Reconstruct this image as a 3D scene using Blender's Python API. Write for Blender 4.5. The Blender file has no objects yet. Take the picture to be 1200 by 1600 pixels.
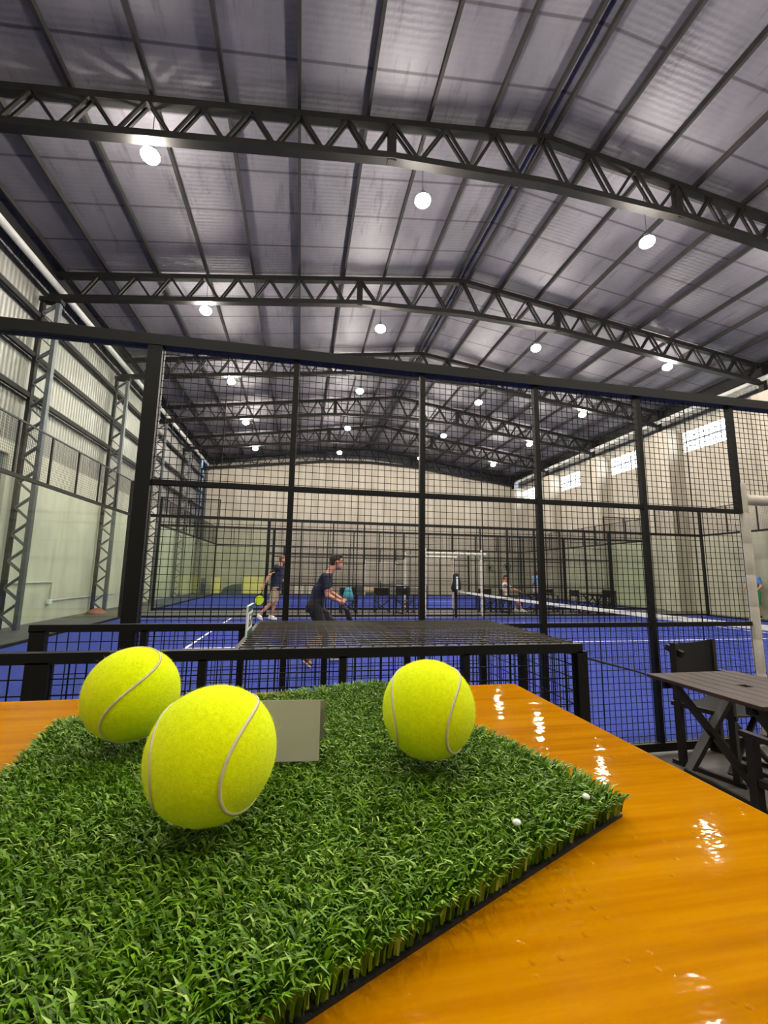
import bpy, math, random
import numpy as np
from mathutils import Vector, Matrix, Euler
random.seed(7); rng = np.random.default_rng(7)
scn = bpy.context.scene; COL = scn.collection
PI = math.pi

# ------------------------------------------------------------------ materials
def lin(c):
    c = c/255.0
    return c/12.92 if c <= .04045 else ((c+.055)/1.055)**2.4
def rgb(r, g, b): return (lin(r), lin(g), lin(b), 1)
def new_mat(name):
    m = bpy.data.materials.new(name); m.use_nodes = True
    nt = m.node_tree; return m, nt, nt.nodes['Principled BSDF']
def N(nt, t, **kw):
    n = nt.nodes.new(t)
    for k, v in kw.items(): setattr(n, k, v)
    return n
def coords(nt, scale=(1,1,1), kind='Object'):
    tc = N(nt, 'ShaderNodeTexCoord'); mp = N(nt, 'ShaderNodeMapping')
    mp.inputs['Scale'].default_value = scale
    nt.links.new(tc.outputs[kind], mp.inputs['Vector']); return mp.outputs['Vector']
def noise(nt, vec, scale, detail=3, rough=.5):
    n = N(nt, 'ShaderNodeTexNoise'); n.inputs['Scale'].default_value = scale
    n.inputs['Detail'].default_value = detail; n.inputs['Roughness'].default_value = rough
    nt.links.new(vec, n.inputs['Vector']); return n.outputs['Fac']
def ramp(nt, fac, stops):
    r = N(nt, 'ShaderNodeValToRGB'); el = r.color_ramp.elements
    while len(el) < len(stops): el.new(.5)
    for e, (p, c) in zip(el, stops): e.position = p; e.color = c
    nt.links.new(fac, r.inputs['Fac']); return r.outputs['Color']
def bump(nt, b, h, strength, dist=.01):
    n = N(nt, 'ShaderNodeBump'); n.inputs['Strength'].default_value = strength; n.inputs['Distance'].default_value = dist
    nt.links.new(h, n.inputs['Height']); nt.links.new(n.outputs['Normal'], b.inputs['Normal']); return n
def mix(nt, a, b, fac, mode='MIX'):
    n = N(nt, 'ShaderNodeMix', data_type='RGBA', blend_type=mode)
    for s, v in ((6, a), (7, b), (0, fac)):
        if isinstance(v, (tuple, float, int)): n.inputs[s].default_value = v
        else: nt.links.new(v, n.inputs[s])
    return n.outputs[2]
def simple(name, c, rough=.5, metal=0, var=.12, scale=6, bmp=0, bscale=80, spec=.5, sc=(1,1,1)):
    m, nt, b = new_mat(name); v = coords(nt, sc)
    d = tuple(x*(1-var) for x in c[:3])+(1,); l = tuple(min(1, x*(1+var)) for x in c[:3])+(1,)
    col = ramp(nt, noise(nt, v, scale, 4), [(.3, d), (.7, l)])
    nt.links.new(col, b.inputs['Base Color'])
    b.inputs['Roughness'].default_value = rough; b.inputs['Metallic'].default_value = metal
    b.inputs['Specular IOR Level'].default_value = spec
    if bmp: bump(nt, b, noise(nt, v, bscale, 3), bmp, .002)
    return m
M = {}
M['steel'] = simple('dark_painted_steel', rgb(24,23,22), .6, 0, .2, 5, spec=.2)
M['blacksteel'] = simple('black_powder_coat', rgb(13,13,13), .5, 0, .15, 5, spec=.3)
M['purlin'] = simple('purlin_steel', rgb(46,45,45), .7, 0, .2, 4, spec=.1)
M['galv'] = simple('column_steel', rgb(84,88,92), .5, .1, .15, 5)
M['wire'] = simple('black_mesh_wire', rgb(12,12,12), .6, 0, .1, spec=.2)
M['cagewire'] = simple('cage_wire', rgb(84,79,70), .35, .3, .2)
M['pipe'] = simple('pale_pvc', rgb(186,186,182), .4, 0, .06)
M['white'] = simple('white_paint', rgb(225,228,228), .6, 0, .05)
M['pad'] = simple('white_foam_pad', rgb(196,190,178), .7, 0, .12, 8, .3, 60)
M['netband'] = simple('net_tape', rgb(235,232,222), .7, 0, .05)
M['concrete'] = simple('concrete_floor', rgb(84,81,75), .5, 0, .25, 3, .1, 40)
M['bluecourt'] = simple('blue_carpet_court', rgb(44,58,134), .85, 0, .10, 14, .25, 300, .15)
M['wood_dark'] = simple('dark_stained_wood', rgb(54,37,27), .55, 0, .35, 5, .2, 40, .5, (8,1,8))
M['wood_leg'] = simple('dark_leg_wood', rgb(24,16,14), .5, 0, .3, 6, .1, 40)
M['canvas'] = simple('black_canvas', rgb(9,9,10), .85, 0, .15, 60, .3, 400)
M['paper'] = simple('grey_paper', rgb(168,165,152), .8, 0, .05, 30)
M['rubber'] = simple('black_rubber', rgb(18,18,18), .7)
M['navy'] = simple('navy_cloth', rgb(30,34,56), .85, 0, .25, 12)
M['black_cloth'] = simple('black_cloth', rgb(24,24,28), .85, 0, .25, 12)
M['khaki'] = simple('khaki_cloth', rgb(176,156,124), .85, 0, .15, 12)
M['whitecloth'] = simple('pale_cloth', rgb(220,205,198), .85, 0, .1, 12)
M['bluecloth'] = simple('blue_cloth', rgb(84,124,196), .85, 0, .15, 12)
M['lightblue'] = simple('light_blue_cloth', rgb(120,160,205), .85, 0, .15, 12)
M['greencloth'] = simple('green_cloth', rgb(40,150,90), .85, 0, .15, 12)
M['skin'] = simple('skin', rgb(196,140,112), .55, 0, .08, 20)
M['hair'] = simple('dark_hair', rgb(42,30,24), .7, 0, .3, 60, .4, 200)
M['hairbrown'] = simple('brown_hair', rgb(104,72,48), .7, 0, .3, 60, .4, 200)
M['shoe'] = simple('brown_red_shoe', rgb(120,56,40), .6, 0, .3, 40)
M['shoewhite'] = simple('white_shoe', rgb(222,222,216), .6)
M['yellow'] = simple('yellow_trim', rgb(226,208,40), .7)
M['neon'] = simple('neon_racket', rgb(186,214,30), .4)
M['teal'] = simple('teal_bag', rgb(70,160,180), .6, 0, .2, 20)
M['signgreen'] = simple('sign_green', rgb(24,84,56), .5)
M['board_yellow'] = simple('pale_yellow_board', rgb(226,210,132), .6, 0, .08, 2)
M['board_dark'] = simple('dark_board', rgb(66,74,78), .6, 0, .15, 2)
M['board_beige'] = simple('beige_board', rgb(206,180,140), .6, 0, .15, 4)
M['board_white'] = simple('white_board', rgb(225,220,205), .6, 0, .05, 2)
M['red'] = simple('faded_red', rgb(150,90,78), .7, 0, .2, 20)
M['doorgrey'] = simple('door_grey', rgb(96,104,108), .5, 0, .15, 2)
M['galvshade'] = simple('lamp_housing', rgb(120,120,120), .35, .6)

def wall_mat(name, c, block=True, rib=0):
    m, nt, b = new_mat(name); v = coords(nt)
    d = tuple(x*.84 for x in c[:3])+(1,)
    col = ramp(nt, noise(nt, v, .7, 5, .6), [(.3, d), (.7, c)])
    sv = coords(nt, (.9, .9, .12)); st = noise(nt, sv, 2.2, 4, .6)
    col = mix(nt, col, ramp(nt, st, [(.35, (.80,.80,.78,1)), (.6, (1,1,1,1))]), 1.0, 'MULTIPLY')
    nt.links.new(col, b.inputs['Base Color']); b.inputs['Roughness'].default_value = .8
    if rib:
        w = N(nt, 'ShaderNodeTexWave', wave_type='BANDS', bands_direction='Y'); w.inputs['Scale'].default_value = rib
        nt.links.new(v, w.inputs['Vector']); bump(nt, b, w.outputs['Fac'], .6, .03); b.inputs['Roughness'].default_value = .45
        b.inputs['Metallic'].default_value = .25
    else: bump(nt, b, noise(nt, v, 25, 4), .15, .01)
    return m
M['wall_cream'] = wall_mat('cream_plaster', rgb(204,202,188))
M['wall_beige'] = wall_mat('beige_plaster', rgb(178,170,156))
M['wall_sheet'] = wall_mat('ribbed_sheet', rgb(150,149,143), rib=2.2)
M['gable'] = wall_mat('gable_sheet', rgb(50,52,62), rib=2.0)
M['wall_grey'] = wall_mat('grey_plaster', rgb(168,164,156))

def ceiling_mat():
    m, nt, b = new_mat('foil_insulation'); v = coords(nt)
    col = ramp(nt, noise(nt, coords(nt, (.5, .25, .5)), 2.0, 5, .6), [(.3, rgb(90,88,95)), (.7, rgb(111,108,115))])
    # stained / wrinkled streaks running down the foil
    stn = noise(nt, coords(nt, (3.5, .5, .5)), 1.0, 5, .7)
    col = mix(nt, col, ramp(nt, stn, [(.56, (1,1,1,1)), (.68, (.55,.55,.57,1))]), .9, 'MULTIPLY')
    # taped seams across, 1.04 m apart
    sep = N(nt, 'ShaderNodeSeparateXYZ'); nt.links.new(v, sep.inputs[0])
    mth = N(nt, 'ShaderNodeMath', operation='MULTIPLY_ADD'); mth.inputs[1].default_value = 1/1.045; mth.inputs[2].default_value = .12
    nt.links.new(sep.outputs['Y'], mth.inputs[0])
    fr = N(nt, 'ShaderNodeMath', operation='FRACT'); nt.links.new(mth.outputs[0], fr.inputs[0])
    pp = N(nt, 'ShaderNodeMath', operation='PINGPONG'); pp.inputs[1].default_value = .5; nt.links.new(fr.outputs[0], pp.inputs[0])
    seam = ramp(nt, pp.outputs[0], [(0, (.40,.38,.38,1)), (.020, (.48,.46,.46,1)), (.030, (1,1,1,1))])
    col = mix(nt, col, seam, 1.0, 'MULTIPLY')
    nt.links.new(col, b.inputs['Base Color'])
    b.inputs['Metallic'].default_value = .15; b.inputs['Roughness'].default_value = .55; b.inputs['Specular IOR Level'].default_value = .35
    w = N(nt, 'ShaderNodeTexWave', wave_type='BANDS', bands_direction='Y'); w.inputs['Scale'].default_value = 3.2
    w.inputs['Distortion'].default_value = 1.2; nt.links.new(v, w.inputs['Vector'])
    add = N(nt, 'ShaderNodeMath', operation='MULTIPLY_ADD'); add.inputs[1].default_value = .35
    nt.links.new(w.outputs['Fac'], add.inputs[0]); nt.links.new(noise(nt, v, 9, 4, .6), add.inputs[2])
    bump(nt, b, add.outputs[0], .45, .02)
    return m
M['foil'] = ceiling_mat()

def bar_mat():
    m, nt, b = new_mat('varnished_orange_wood')
    w = noise(nt, coords(nt, (2.2, 30, 30)), 1.6, 6, .62)
    col = ramp(nt, w, [(.2, rgb(140,86,0)), (.5, rgb(166,108,0)), (.8, rgb(182,126,4))])
    f = noise(nt, coords(nt, (8, 220, 220)), 1.0, 3)
    col = mix(nt, col, ramp(nt, f, [(.35, (.84,.76,.5,1)), (.6, (1,1,1,1))]), .6, 'MULTIPLY')
    nt.links.new(col, b.inputs['Base Color']); b.inputs['Roughness'].default_value = .3
    b.inputs['Coat Weight'].default_value = .35; b.inputs['Coat Roughness'].default_value = .04; b.inputs['Coat IOR'].default_value = 1.33; b.inputs['Specular IOR Level'].default_value = 0
    v = coords(nt)
    big = noise(nt, coords(nt, (14, 26, 14)), 2.0, 3, .5)
    vo = N(nt, 'ShaderNodeTexVoronoi'); vo.inputs['Scale'].default_value = 140; nt.links.new(v, vo.inputs['Vector'])
    spk = ramp(nt, vo.outputs['Distance'], [(0, (1,1,1,1)), (.22, (0,0,0,1))])
    msk = ramp(nt, noise(nt, v, 26, 3), [(.52, (0,0,0,1)), (.60, (1,1,1,1))])
    sp = mix(nt, spk, msk, 1.0, 'MULTIPLY')
    b1 = N(nt, 'ShaderNodeBump'); b1.inputs['Strength'].default_value = .25; b1.inputs['Distance'].default_value = .002
    nt.links.new(big, b1.inputs['Height'])
    b2 = N(nt, 'ShaderNodeBump'); b2.inputs['Strength'].default_value = .9; b2.inputs['Distance'].default_value = .001
    nt.links.new(sp, b2.inputs['Height']); nt.links.new(b1.outputs['Normal'], b2.inputs['Normal'])
    nt.links.new(b2.outputs['Normal'], b.inputs['Normal']); nt.links.new(b2.outputs['Normal'], b.inputs['Coat Normal'])
    return m
M['bar'] = bar_mat()

def felt_mat():
    m, nt, b = new_mat('tennis_felt'); v = coords(nt)
    col = ramp(nt, noise(nt, v, 420, 4, .7), [(.3, rgb(216,234,0)), (.7, rgb(236,252,4))])
    nt.links.new(col, b.inputs['Base Color']); b.inputs['Roughness'].default_value = .95
    b.inputs['Specular IOR Level'].default_value = .1
    b.inputs['Sheen Weight'].default_value = .25; b.inputs['Sheen Tint'].default_value = (.9, 1, .3, 1)
    b.inputs['Subsurface Weight'].default_value = 0
    bump(nt, b, noise(nt, v, 900, 4, .8), .6, .001)
    return m
M['felt'] = felt_mat()
M['seam'] = simple('seam_rubber', rgb(198,194,150), .7, 0, .06, 200)

def blade_mat():
    m, nt, b = new_mat('turf_blades')
    g = N(nt, 'ShaderNodeNewGeometry')
    col = ramp(nt, g.outputs['Random Per Island'], [(0, rgb(50,82,4)), (.45, rgb(80,122,10)), (.85, rgb(110,152,22)), (1, rgb(160,186,96))])
    nt.links.new(col, b.inputs['Base Color']); b.inputs['Roughness'].default_value = .42
    b.inputs['Specular IOR Level'].default_value = .35
    b.inputs['Transmission Weight'].default_value = 0
    return m
M['blade'] = blade_mat()

def glass_mat():
    m = bpy.data.materials.new('court_glass'); m.use_nodes = True; nt = m.node_tree; nt.nodes.clear()
    out = N(nt, 'ShaderNodeOutputMaterial'); t = N(nt, 'ShaderNodeBsdfTransparent'); g = N(nt, 'ShaderNodeBsdfGlossy')
    t.inputs['Color'].default_value = (.955, .982, .95, 1); g.inputs['Roughness'].default_value = .02
    lf = N(nt, 'ShaderNodeLayerWeight'); lf.inputs['Blend'].default_value = .5
    pw_ = N(nt, 'ShaderNodeMath', operation='POWER'); pw_.inputs[1].default_value = 4.5; nt.links.new(lf.outputs['Facing'], pw_.inputs[0])
    lw = N(nt, 'ShaderNodeMath', operation='MULTIPLY_ADD'); lw.inputs[1].default_value = .55; lw.inputs[2].default_value = .025; nt.links.new(pw_.outputs[0], lw.inputs[0])
    mx = N(nt, 'ShaderNodeMixShader'); nt.links.new(lw.outputs[0], mx.inputs[0])
    nt.links.new(t.outputs[0], mx.inputs[1]); nt.links.new(g.outputs[0], mx.inputs[2]); nt.links.new(mx.outputs[0], out.inputs[0])
    return m
M['glass'] = glass_mat()
def emis(name, c, s):
    m = bpy.data.materials.new(name); m.use_nodes = True; nt = m.node_tree; nt.nodes.clear()
    out = N(nt, 'ShaderNodeOutputMaterial'); e = N(nt, 'ShaderNodeEmission')
    e.inputs['Color'].default_value = c; e.inputs['Strength'].default_value = s; nt.links.new(e.outputs[0], out.inputs[0]); return m
M['lamp'] = emis('lamp_glow', (1, .93, .82, 1), 165)
M['daylight'] = emis('daylit_glass', (.90, .96, 1, 1), 4.5)

# ------------------------------------------------------------------ mesh building
class MB:
    def __init__(s): s.v = []; s.f = []
    def add(s, vs, fs):
        o = len(s.v); s.v += [tuple(q) for q in vs]; s.f += [tuple(o+i for i in f) for f in fs]; return s
    def box(s, x0, x1, y0, y1, z0, z1):
        return s.add([(x0,y0,z0),(x1,y0,z0),(x1,y1,z0),(x0,y1,z0),(x0,y0,z1),(x1,y0,z1),(x1,y1,z1),(x0,y1,z1)],
              [(0,3,2,1),(4,5,6,7),(0,1,5,4),(1,2,6,5),(2,3,7,6),(3,0,4,7)])
    def bar(s, p, q, w, h=None, up=(0,0,1)):
        h = h or w; p = Vector(p); q = Vector(q); d = (q-p).normalized(); up = Vector(up)
        if abs(d.dot(up)) > .98: up = Vector((0,1,0)) if abs(d.y) < .9 else Vector((1,0,0))
        a = d.cross(up).normalized()*w/2; b = a.cross(d).normalized()*h/2
        vs = [e+sa*a+sb*b for e in (p, q) for sa, sb in ((-1,-1),(1,-1),(1,1),(-1,1))]
        return s.add(vs, [(0,1,2,3),(7,6,5,4),(0,4,5,1),(1,5,6,2),(2,6,7,3),(3,7,4,0)])
    def loft(s, rings, cap=True):
        n = len(rings[0]); vs = [p for r in rings for p in r]; fs = []
        for k in range(len(rings)-1):
            for i in range(n): fs.append((k*n+i, k*n+(i+1) % n, (k+1)*n+(i+1) % n, (k+1)*n+i))
        if cap: fs.append(tuple(reversed(range(n)))); fs.append(tuple((len(rings)-1)*n+i for i in range(n)))
        return s.add(vs, fs)
    def tube(s, pts, rad, n=8):
        pts = [Vector(p) for p in pts]; rings = []; a = None
        for i, p in enumerate(pts):
            d = (pts[min(i+1, len(pts)-1)]-pts[max(i-1, 0)]).normalized()
            if a is None:
                a = d.cross(Vector((0,0,1)))
                if a.length < .1: a = d.cross(Vector((0,1,0)))
            a = (a-d*a.dot(d)).normalized(); b = d.cross(a)
            r = rad[i] if isinstance(rad, (list, tuple)) else rad
            rings.append([p+r*(math.cos(t)*a+math.sin(t)*b) for t in [2*PI*k/n for k in range(n)]])
        return s.loft(rings)
    def ell(s, c, r, R=None, nu=14, nv=10):
        c = Vector(c); rings = []
        R = R or Matrix.Identity(3)
        for j in range(nv+1):
            ph = PI*(j/nv) if 0 < j < nv else (.02 if j == 0 else PI-.02)
            rings.append([c+R@Vector((r[0]*math.sin(ph)*math.cos(t), r[1]*math.sin(ph)*math.sin(t), -r[2]*math.cos(ph))) for t in [2*PI*k/nu for k in range(nu)]])
        return s.loft(rings)
    def lathe(s, prof, c=(0,0,0), n=20):
        return s.loft([[(c[0]+r*math.cos(t), c[1]+r*math.sin(t), c[2]+z) for t in [2*PI*k/n for k in range(n)]] for r, z in prof])
    def limb(s, p, q, r0, r1, n=12):
        p = Vector(p); q = Vector(q); s.tube([p, (p*.5+q*.5), q], [r0, (r0+r1)/2*1.02, r1], n)
        s.ell(p, (r0,)*3); s.ell(q, (r1,)*3); return s
    def prism(s, poly, z0, z1):
        n = len(poly); return s.loft([[(x, y, z0) for x, y in poly], [(x, y, z1) for x, y in poly]])
    def mesh(s, name, mat, smooth=False):
        me = bpy.data.meshes.new(name); me.from_pydata([tuple(map(float, v)) for v in s.v], [], s.f)
        me.materials.append(mat); me.validate()
        if smooth: me.polygons.foreach_set('use_smooth', [True]*len(me.polygons))
        me.update(); return me
    def build(s, name, mat, parent=None, smooth=False, org=None, label=None):
        """geometry is given in the parent's space unless org is set (then world coordinates, moved to org)"""
        if org is not None: s.v = [(x-org[0], y-org[1], z-org[2]) for x, y, z in s.v]
        o = bpy.data.objects.new(name, s.mesh(name, mat, smooth)); COL.objects.link(o)
        if parent: o.parent = parent
        elif org is not None: o.location = org
        if label: o['label'] = label
        return o
def tag(o, label, cat, group=None):
    o['label'] = label; o['category'] = cat
    if group: o['group'] = group
    return o
def thing(name, label, cat, loc=(0,0,0), rz=0, group=None):
    o = bpy.data.objects.new(name, None); COL.objects.link(o); o.location = loc; o.rotation_euler = (0,0,rz)
    o.empty_display_size = .1
    return tag(o, label, cat, group)
def struct(name, mb, mat, parent=None):
    o = mb.build(name, mat, parent)
    if not parent: o['kind'] = 'structure'
    return o
def inst(src, parent, loc=(0,0,0), name=None, rot=None):
    c = src.copy(); COL.objects.link(c); c.parent = parent; c.location = loc
    if rot: c.rotation_euler = rot
    return c
def copy_tree(o, parent=None):
    c = o.copy(); COL.objects.link(c); c.parent = parent
    for ch in list(o.children): copy_tree(ch, c)
    return c
def bevel(o, w, seg=2):
    m = o.modifiers.new('bevel', 'BEVEL'); m.width = w; m.segments = seg; m.limit_method = 'ANGLE'; return o

# ------------------------------------------------------------------ camera
cam = bpy.data.objects.new('camera', bpy.data.cameras.new('camera')); COL.objects.link(cam)
r = Vector((0.98148304, -0.19098072, 0.01474463)); u = Vector((-0.04178321, -0.1383367, 0.98950347)); f = Vector((0.18693636, 0.97179695, 0.14375491))
cam.matrix_world = Matrix(((r.x, u.x, -f.x, 0), (r.y, u.y, -f.y, 0), (r.z, u.z, -f.z, 1.3717), (0,0,0,1)))
cam.data.sensor_fit = 'HORIZONTAL'; cam.data.sensor_width = 36; cam.data.lens = 668.734/1200*36; cam.data.clip_start = .01; cam.data.clip_end = 200
scn.camera = cam

# ------------------------------------------------------------------ hall
XL, XR, YB, YF = -6.72, 16.2, -6.0, 29.75
APX, APZ, SL = 4.54, 10.30, .140
def zc(x): return APZ-SL*abs(x-APX)           # centre line of the trusses' top chords
F0, S = 6.89, 4.465
FR = [F0+k*S for k in range(-2, 6)]
struct('floor', MB().box(XL-.3, XR+.3, YB-.3, YF+.3, -.2, 0), M['concrete'])
cm = MB(); 
zz = lambda x: zc(x)+.20
cm.loft([[(XL-.3, y, zz(XL-.3)), (APX, y, zz(APX)), (XR+.3, y, zz(XR+.3)), (XR+.3, y, zz(XR+.3)+.12), (APX, y, zz(APX)+.12), (XL-.3, y, zz(XL-.3)+.12)] for y in (YB-.3, YF+.3)])
struct('ceiling', cm, M['foil'])
def strips(yw, z0, z1, x0, x1, holes):
    mb = MB(); ys = [yw[0]]; 
    for a, b, c, d in holes: ys += [a, b]
    ys.append(yw[1])
    for i in range(0, len(ys), 2): mb.box(x0, x1, ys[i], ys[i+1], z0, z1)
    for a, b, c, d in holes: mb.box(x0, x1, a, b, z0, c); mb.box(x0, x1, a, b, d, z1)
    return mb
wins = [(8.85+4.5*k, 10.75+4.5*k, 6.79, 7.68) for k in range(0, 5)]
wins = [(a, b, c, d) for a, b, c, d in wins if b < 29.5]
wins[-1] = (27.0, 28.9, 6.79, 7.68) if wins[-1][0] > 26 else wins[-1]
struct('wall_right', strips((YB, YF), 0, 7.95, XR, XR+.2, wins), M['wall_beige'])
struct('wall_right_upper', MB().box(XR+.02, XR+.2, YB, YF, 7.95, zz(XR)), M['wall_sheet'])
struct('wall_left', strips((YB, YF), 0, 4.3, XL-.2, XL, [(9.1, 11.1, 0.0, 4.0)]), M['wall_cream'])
struct('wall_left_upper', MB().box(XL-.2, XL-.05, YB, YF, 4.3, zz(XL)), M['wall_sheet'])
far = MB(); prof = [(-6.6, 8.42), (-3, 8.98), (0.16, 9.42), (4.5, 9.56), (7.47, 9.32), (12.89, 8.66), (16.2, 8.15)]
far.loft([[(XL, y, 0)]+[(XR, y, 0)]+[(x, y, z) for x, z in reversed(prof)] for y in (YF, YF+.2)])
struct('wall_far', far, M['wall_beige'])
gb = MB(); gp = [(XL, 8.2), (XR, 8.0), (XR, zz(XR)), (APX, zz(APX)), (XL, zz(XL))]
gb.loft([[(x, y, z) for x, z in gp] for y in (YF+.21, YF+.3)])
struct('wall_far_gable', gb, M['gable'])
struct('wall_back', MB().box(XL, XR, YB-.2, YB, 0, 10.5), M['wall_grey'])
dr = MB().box(XL-.16, XL-.1, 9.1, 11.1, 0, 4.0); d1 = struct('door_1', dr, M['doorgrey'])  # dark panel and its pale line, put in to imitate reflections
MB().box(XL-.1, XL-.08, 9.98, 10.02, 0, 4.0).build('door_seam', M['pipe'], d1)
for i, (a, b, c, d) in enumerate(wins):
    w = bpy.data.objects.new('window_%d' % (i+1), None); COL.objects.link(w); w.location = (XR, a, c); w['kind'] = 'structure'
    MB().box(.08, .10, 0, b-a, 0, d-c).build('pane', M['daylight'], w)
    fr = MB()
    for k in range(1, 8): fr.box(.03, .08, (b-a)*k/8-.012, (b-a)*k/8+.012, 0, d-c)
    for k in range(1, 4): fr.box(.02, .08, 0, b-a, (d-c)*k/4-(.03 if k == 2 else .014), (d-c)*k/4+(.03 if k == 2 else .014))
    fr.build('window_frame', M['doorgrey'], w)
# pillars on the right, girts and pipes
for k, y in enumerate(FR[1:]):
    p = thing('concrete_pillar', '', 'pillar', (15.85, min(y, 29.3), 0), 0, 'pillars along the windowed wall')
    p['label'] = 'beige concrete pillar on the right wall, ' + ['beyond the frame edge before the first roof truss', 'under the nearest roof truss, at the frame edge', 'under the second roof truss, right of the widest window', 'under the third roof truss, between widest and second window', 'under the fourth roof truss, between second and third window', 'under the fifth roof truss, beside the small far window', 'in the far right corner of the hall'][k]
    bevel(MB().box(-.35, .35, -.4, .4, 0, 7.85).build('shaft', M['wall_beige'], p), .02)
for side, x, zs in (('left', -6.6, (5.53, 6.55, 7.6)),):
    for j, z in enumerate(zs):
        g = MB().box(x-.06, x+.02, YB, YF, z-.06, z+.06)
        tag(g.build('wall_girt', M['purlin'], org=(x, 12, z)), 'grey steel girt running along the left ribbed wall, ' + ['lowest of three', 'middle of three', 'topmost of three'][j], 'girt', 'girts of the left wall')
tag(MB().tube([(-6.3, YB+.1, 8.42), (-6.3, 29.45, 8.42), (-6.3, 29.55, 8.3), (-6.3, 29.55, 3.1), (-6.3, 29.55, .02)], .085, 12).build('drain_pipe', M['pipe'], smooth=True, org=(-6.3, 12, 8.42)), 'long pale drain pipe under the left eave turning down at the far corner', 'pipe')
tag(MB().tube([(15.42, YB+.1, 8.25), (15.42, 28.6, 8.25), (15.42, 28.72, 8.1), (15.42, 28.72, .02)], .085, 12).build('drain_pipe', M['pipe'], smooth=True, org=(15.42, 12, 8.25)), 'long pale drain pipe under the right eave, turning down before the far corner', 'pipe')
cd = MB().tube([(-6.68, 10.9, 1.03), (-6.68, 13.42, 1.03), (-6.68, 13.42, .52), (-6.68, 17.6, .52)], .022, 8)
c_ = thing('wall_conduit', 'thin stepped conduit pipe on the lower left wall between two lattice columns', 'conduit', (-6.68, 13.4, .5))
cd.build('pipe', M['pipe'], c_, org=(-6.68, 13.4, .5)); MB().box(-.03, .05, -.07, .07, -.06, .06).build('junction_box', M['white'], c_)
# purlins
px = [APX-.17-1.2*k-(.0 if k == 0 else .0) for k in range(0, 9)]
px_l = [4.37, 3.30, 2.08, .90, -.36, -1.60, -2.80, -4.02, -5.21, -6.2]; px_r = [2*APX-x for x in px_l]
ordn = ['beside the ridge', 'second from the ridge', 'third from the ridge', 'fourth from the ridge', 'fifth from the ridge', 'sixth from the ridge', 'seventh from the ridge', 'eighth from the ridge', 'ninth from the ridge', 'at the eave']
for sd, arr in (('left', px_l), ('right', px_r)):
    pm = MB().box(-.03, .03, YB-12, YF-12, -.06, .06).mesh('purlin', M['purlin'])
    for k, x in enumerate(arr):
        if x > 15.2: x = 15.5
        if abs(x-11.88) < .02: x = 12.0
        o = bpy.data.objects.new('purlin', pm); COL.objects.link(o); o.location = (x, 12, zc(x)+.13)
        tag(o, 'long steel roof purlin on the %s slope, %s' % (sd, ordn[k]), 'purlin', 'roof purlins')
# eave beams
for sd, x in (('left', -6.42), ('right', 15.75)):
    tag(MB().box(x-.05, x+.05, YB, YF, -.22+zc(x), zc(x)+.1).build('eave_beam', M['steel'], org=(x, 12, zc(x))), 'dark deep beam along the %s eave' % sd, 'beam')
# trusses
KL, KR = 1.37, 7.71; XTL, XTR = -6.25, 15.33
def zb(x):
    pts = [(-6.6, 8.12), (KL, 9.12), (APX, 9.24), (KR, 9.12), (15.7, 8.12)]
    for (a, za), (b, zb_) in zip(pts, pts[1:]):
        if x <= b: return za+(zb_-za)*(x-a)/(b-a)
    return 8.12
tr0 = thing('roof_truss', '', 'truss', (APX, FR[0], 0), 0, 'roof trusses')
L = lambda x, z, y=0: (x-APX, y, z)
c1 = MB()
for a, b in ((-6.5, APX), (APX, 15.6)): c1.bar(L(a, zc(a)), L(b, zc(b)), .15, .13)
c1.build('top_chord', M['steel'], tr0)
c2 = MB(); 
for a, b in ((-6.5, KL), (KL, APX), (APX, KR), (KR, 15.6)): c2.bar(L(a, zb(a)), L(b, zb(b)), .17, .13)
c2.build('bottom_chord', M['steel'], tr0)
def nodes(a, b, n): return [a+(b-a)*i/n for i in range(n+1)]
for a, b, n in ((-6.25, KL, 9), (KL, APX, 3), (APX, KR, 3), (KR, 15.33, 9)):
    ns = nodes(a, b, n)
    for x0, x1 in zip(ns, ns[1:]):
        xm = (x0+x1)/2
        up = n == 9
        for (xa, ta), (xb, tb) in ((((x0, 1)), (xm, 0)), ((xm, 0), (x1, 1))):
            mb = MB()
            for yy in (-.055, .055): mb.bar(L(xa, zc(xa) if ta else zb(xa), yy), L(xb, zc(xb) if tb else zb(xb), yy), .04, .05, (0,1,0))
            mb.build('web_bar', M['steel'], tr0)
for x in (KL, KR): MB().bar(L(x, zb(x)-.09), L(x, zc(x)), .16, .12, (0,1,0)).build('knee_post', M['steel'], tr0)
MB().bar(L(15.55, 8.9), L(15.55, 7.86), .16, .16).build('end_post', M['steel'], tr0)
tl = ['behind the camera, out of view', 'over the barrier, above the top of the photo', 'largest and nearest one, crossing above the brightest lamp row', 'second nearest one, just above the court fence beam', 'third nearest one, peeking over the court fence beam', 'fourth nearest one, seen through the court mesh', 'fifth nearest one, seen through the court mesh', 'the farthest one against the far wall']
trs = [tr0]
for k in range(1, 8): trs.append(copy_tree(tr0))
for k, t in enumerate(trs):
    t.location = (APX, FR[k] if k < 7 else 29.35, 0); t['label'] = 'dark steel lattice roof truss, ' + tl[k]
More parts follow.
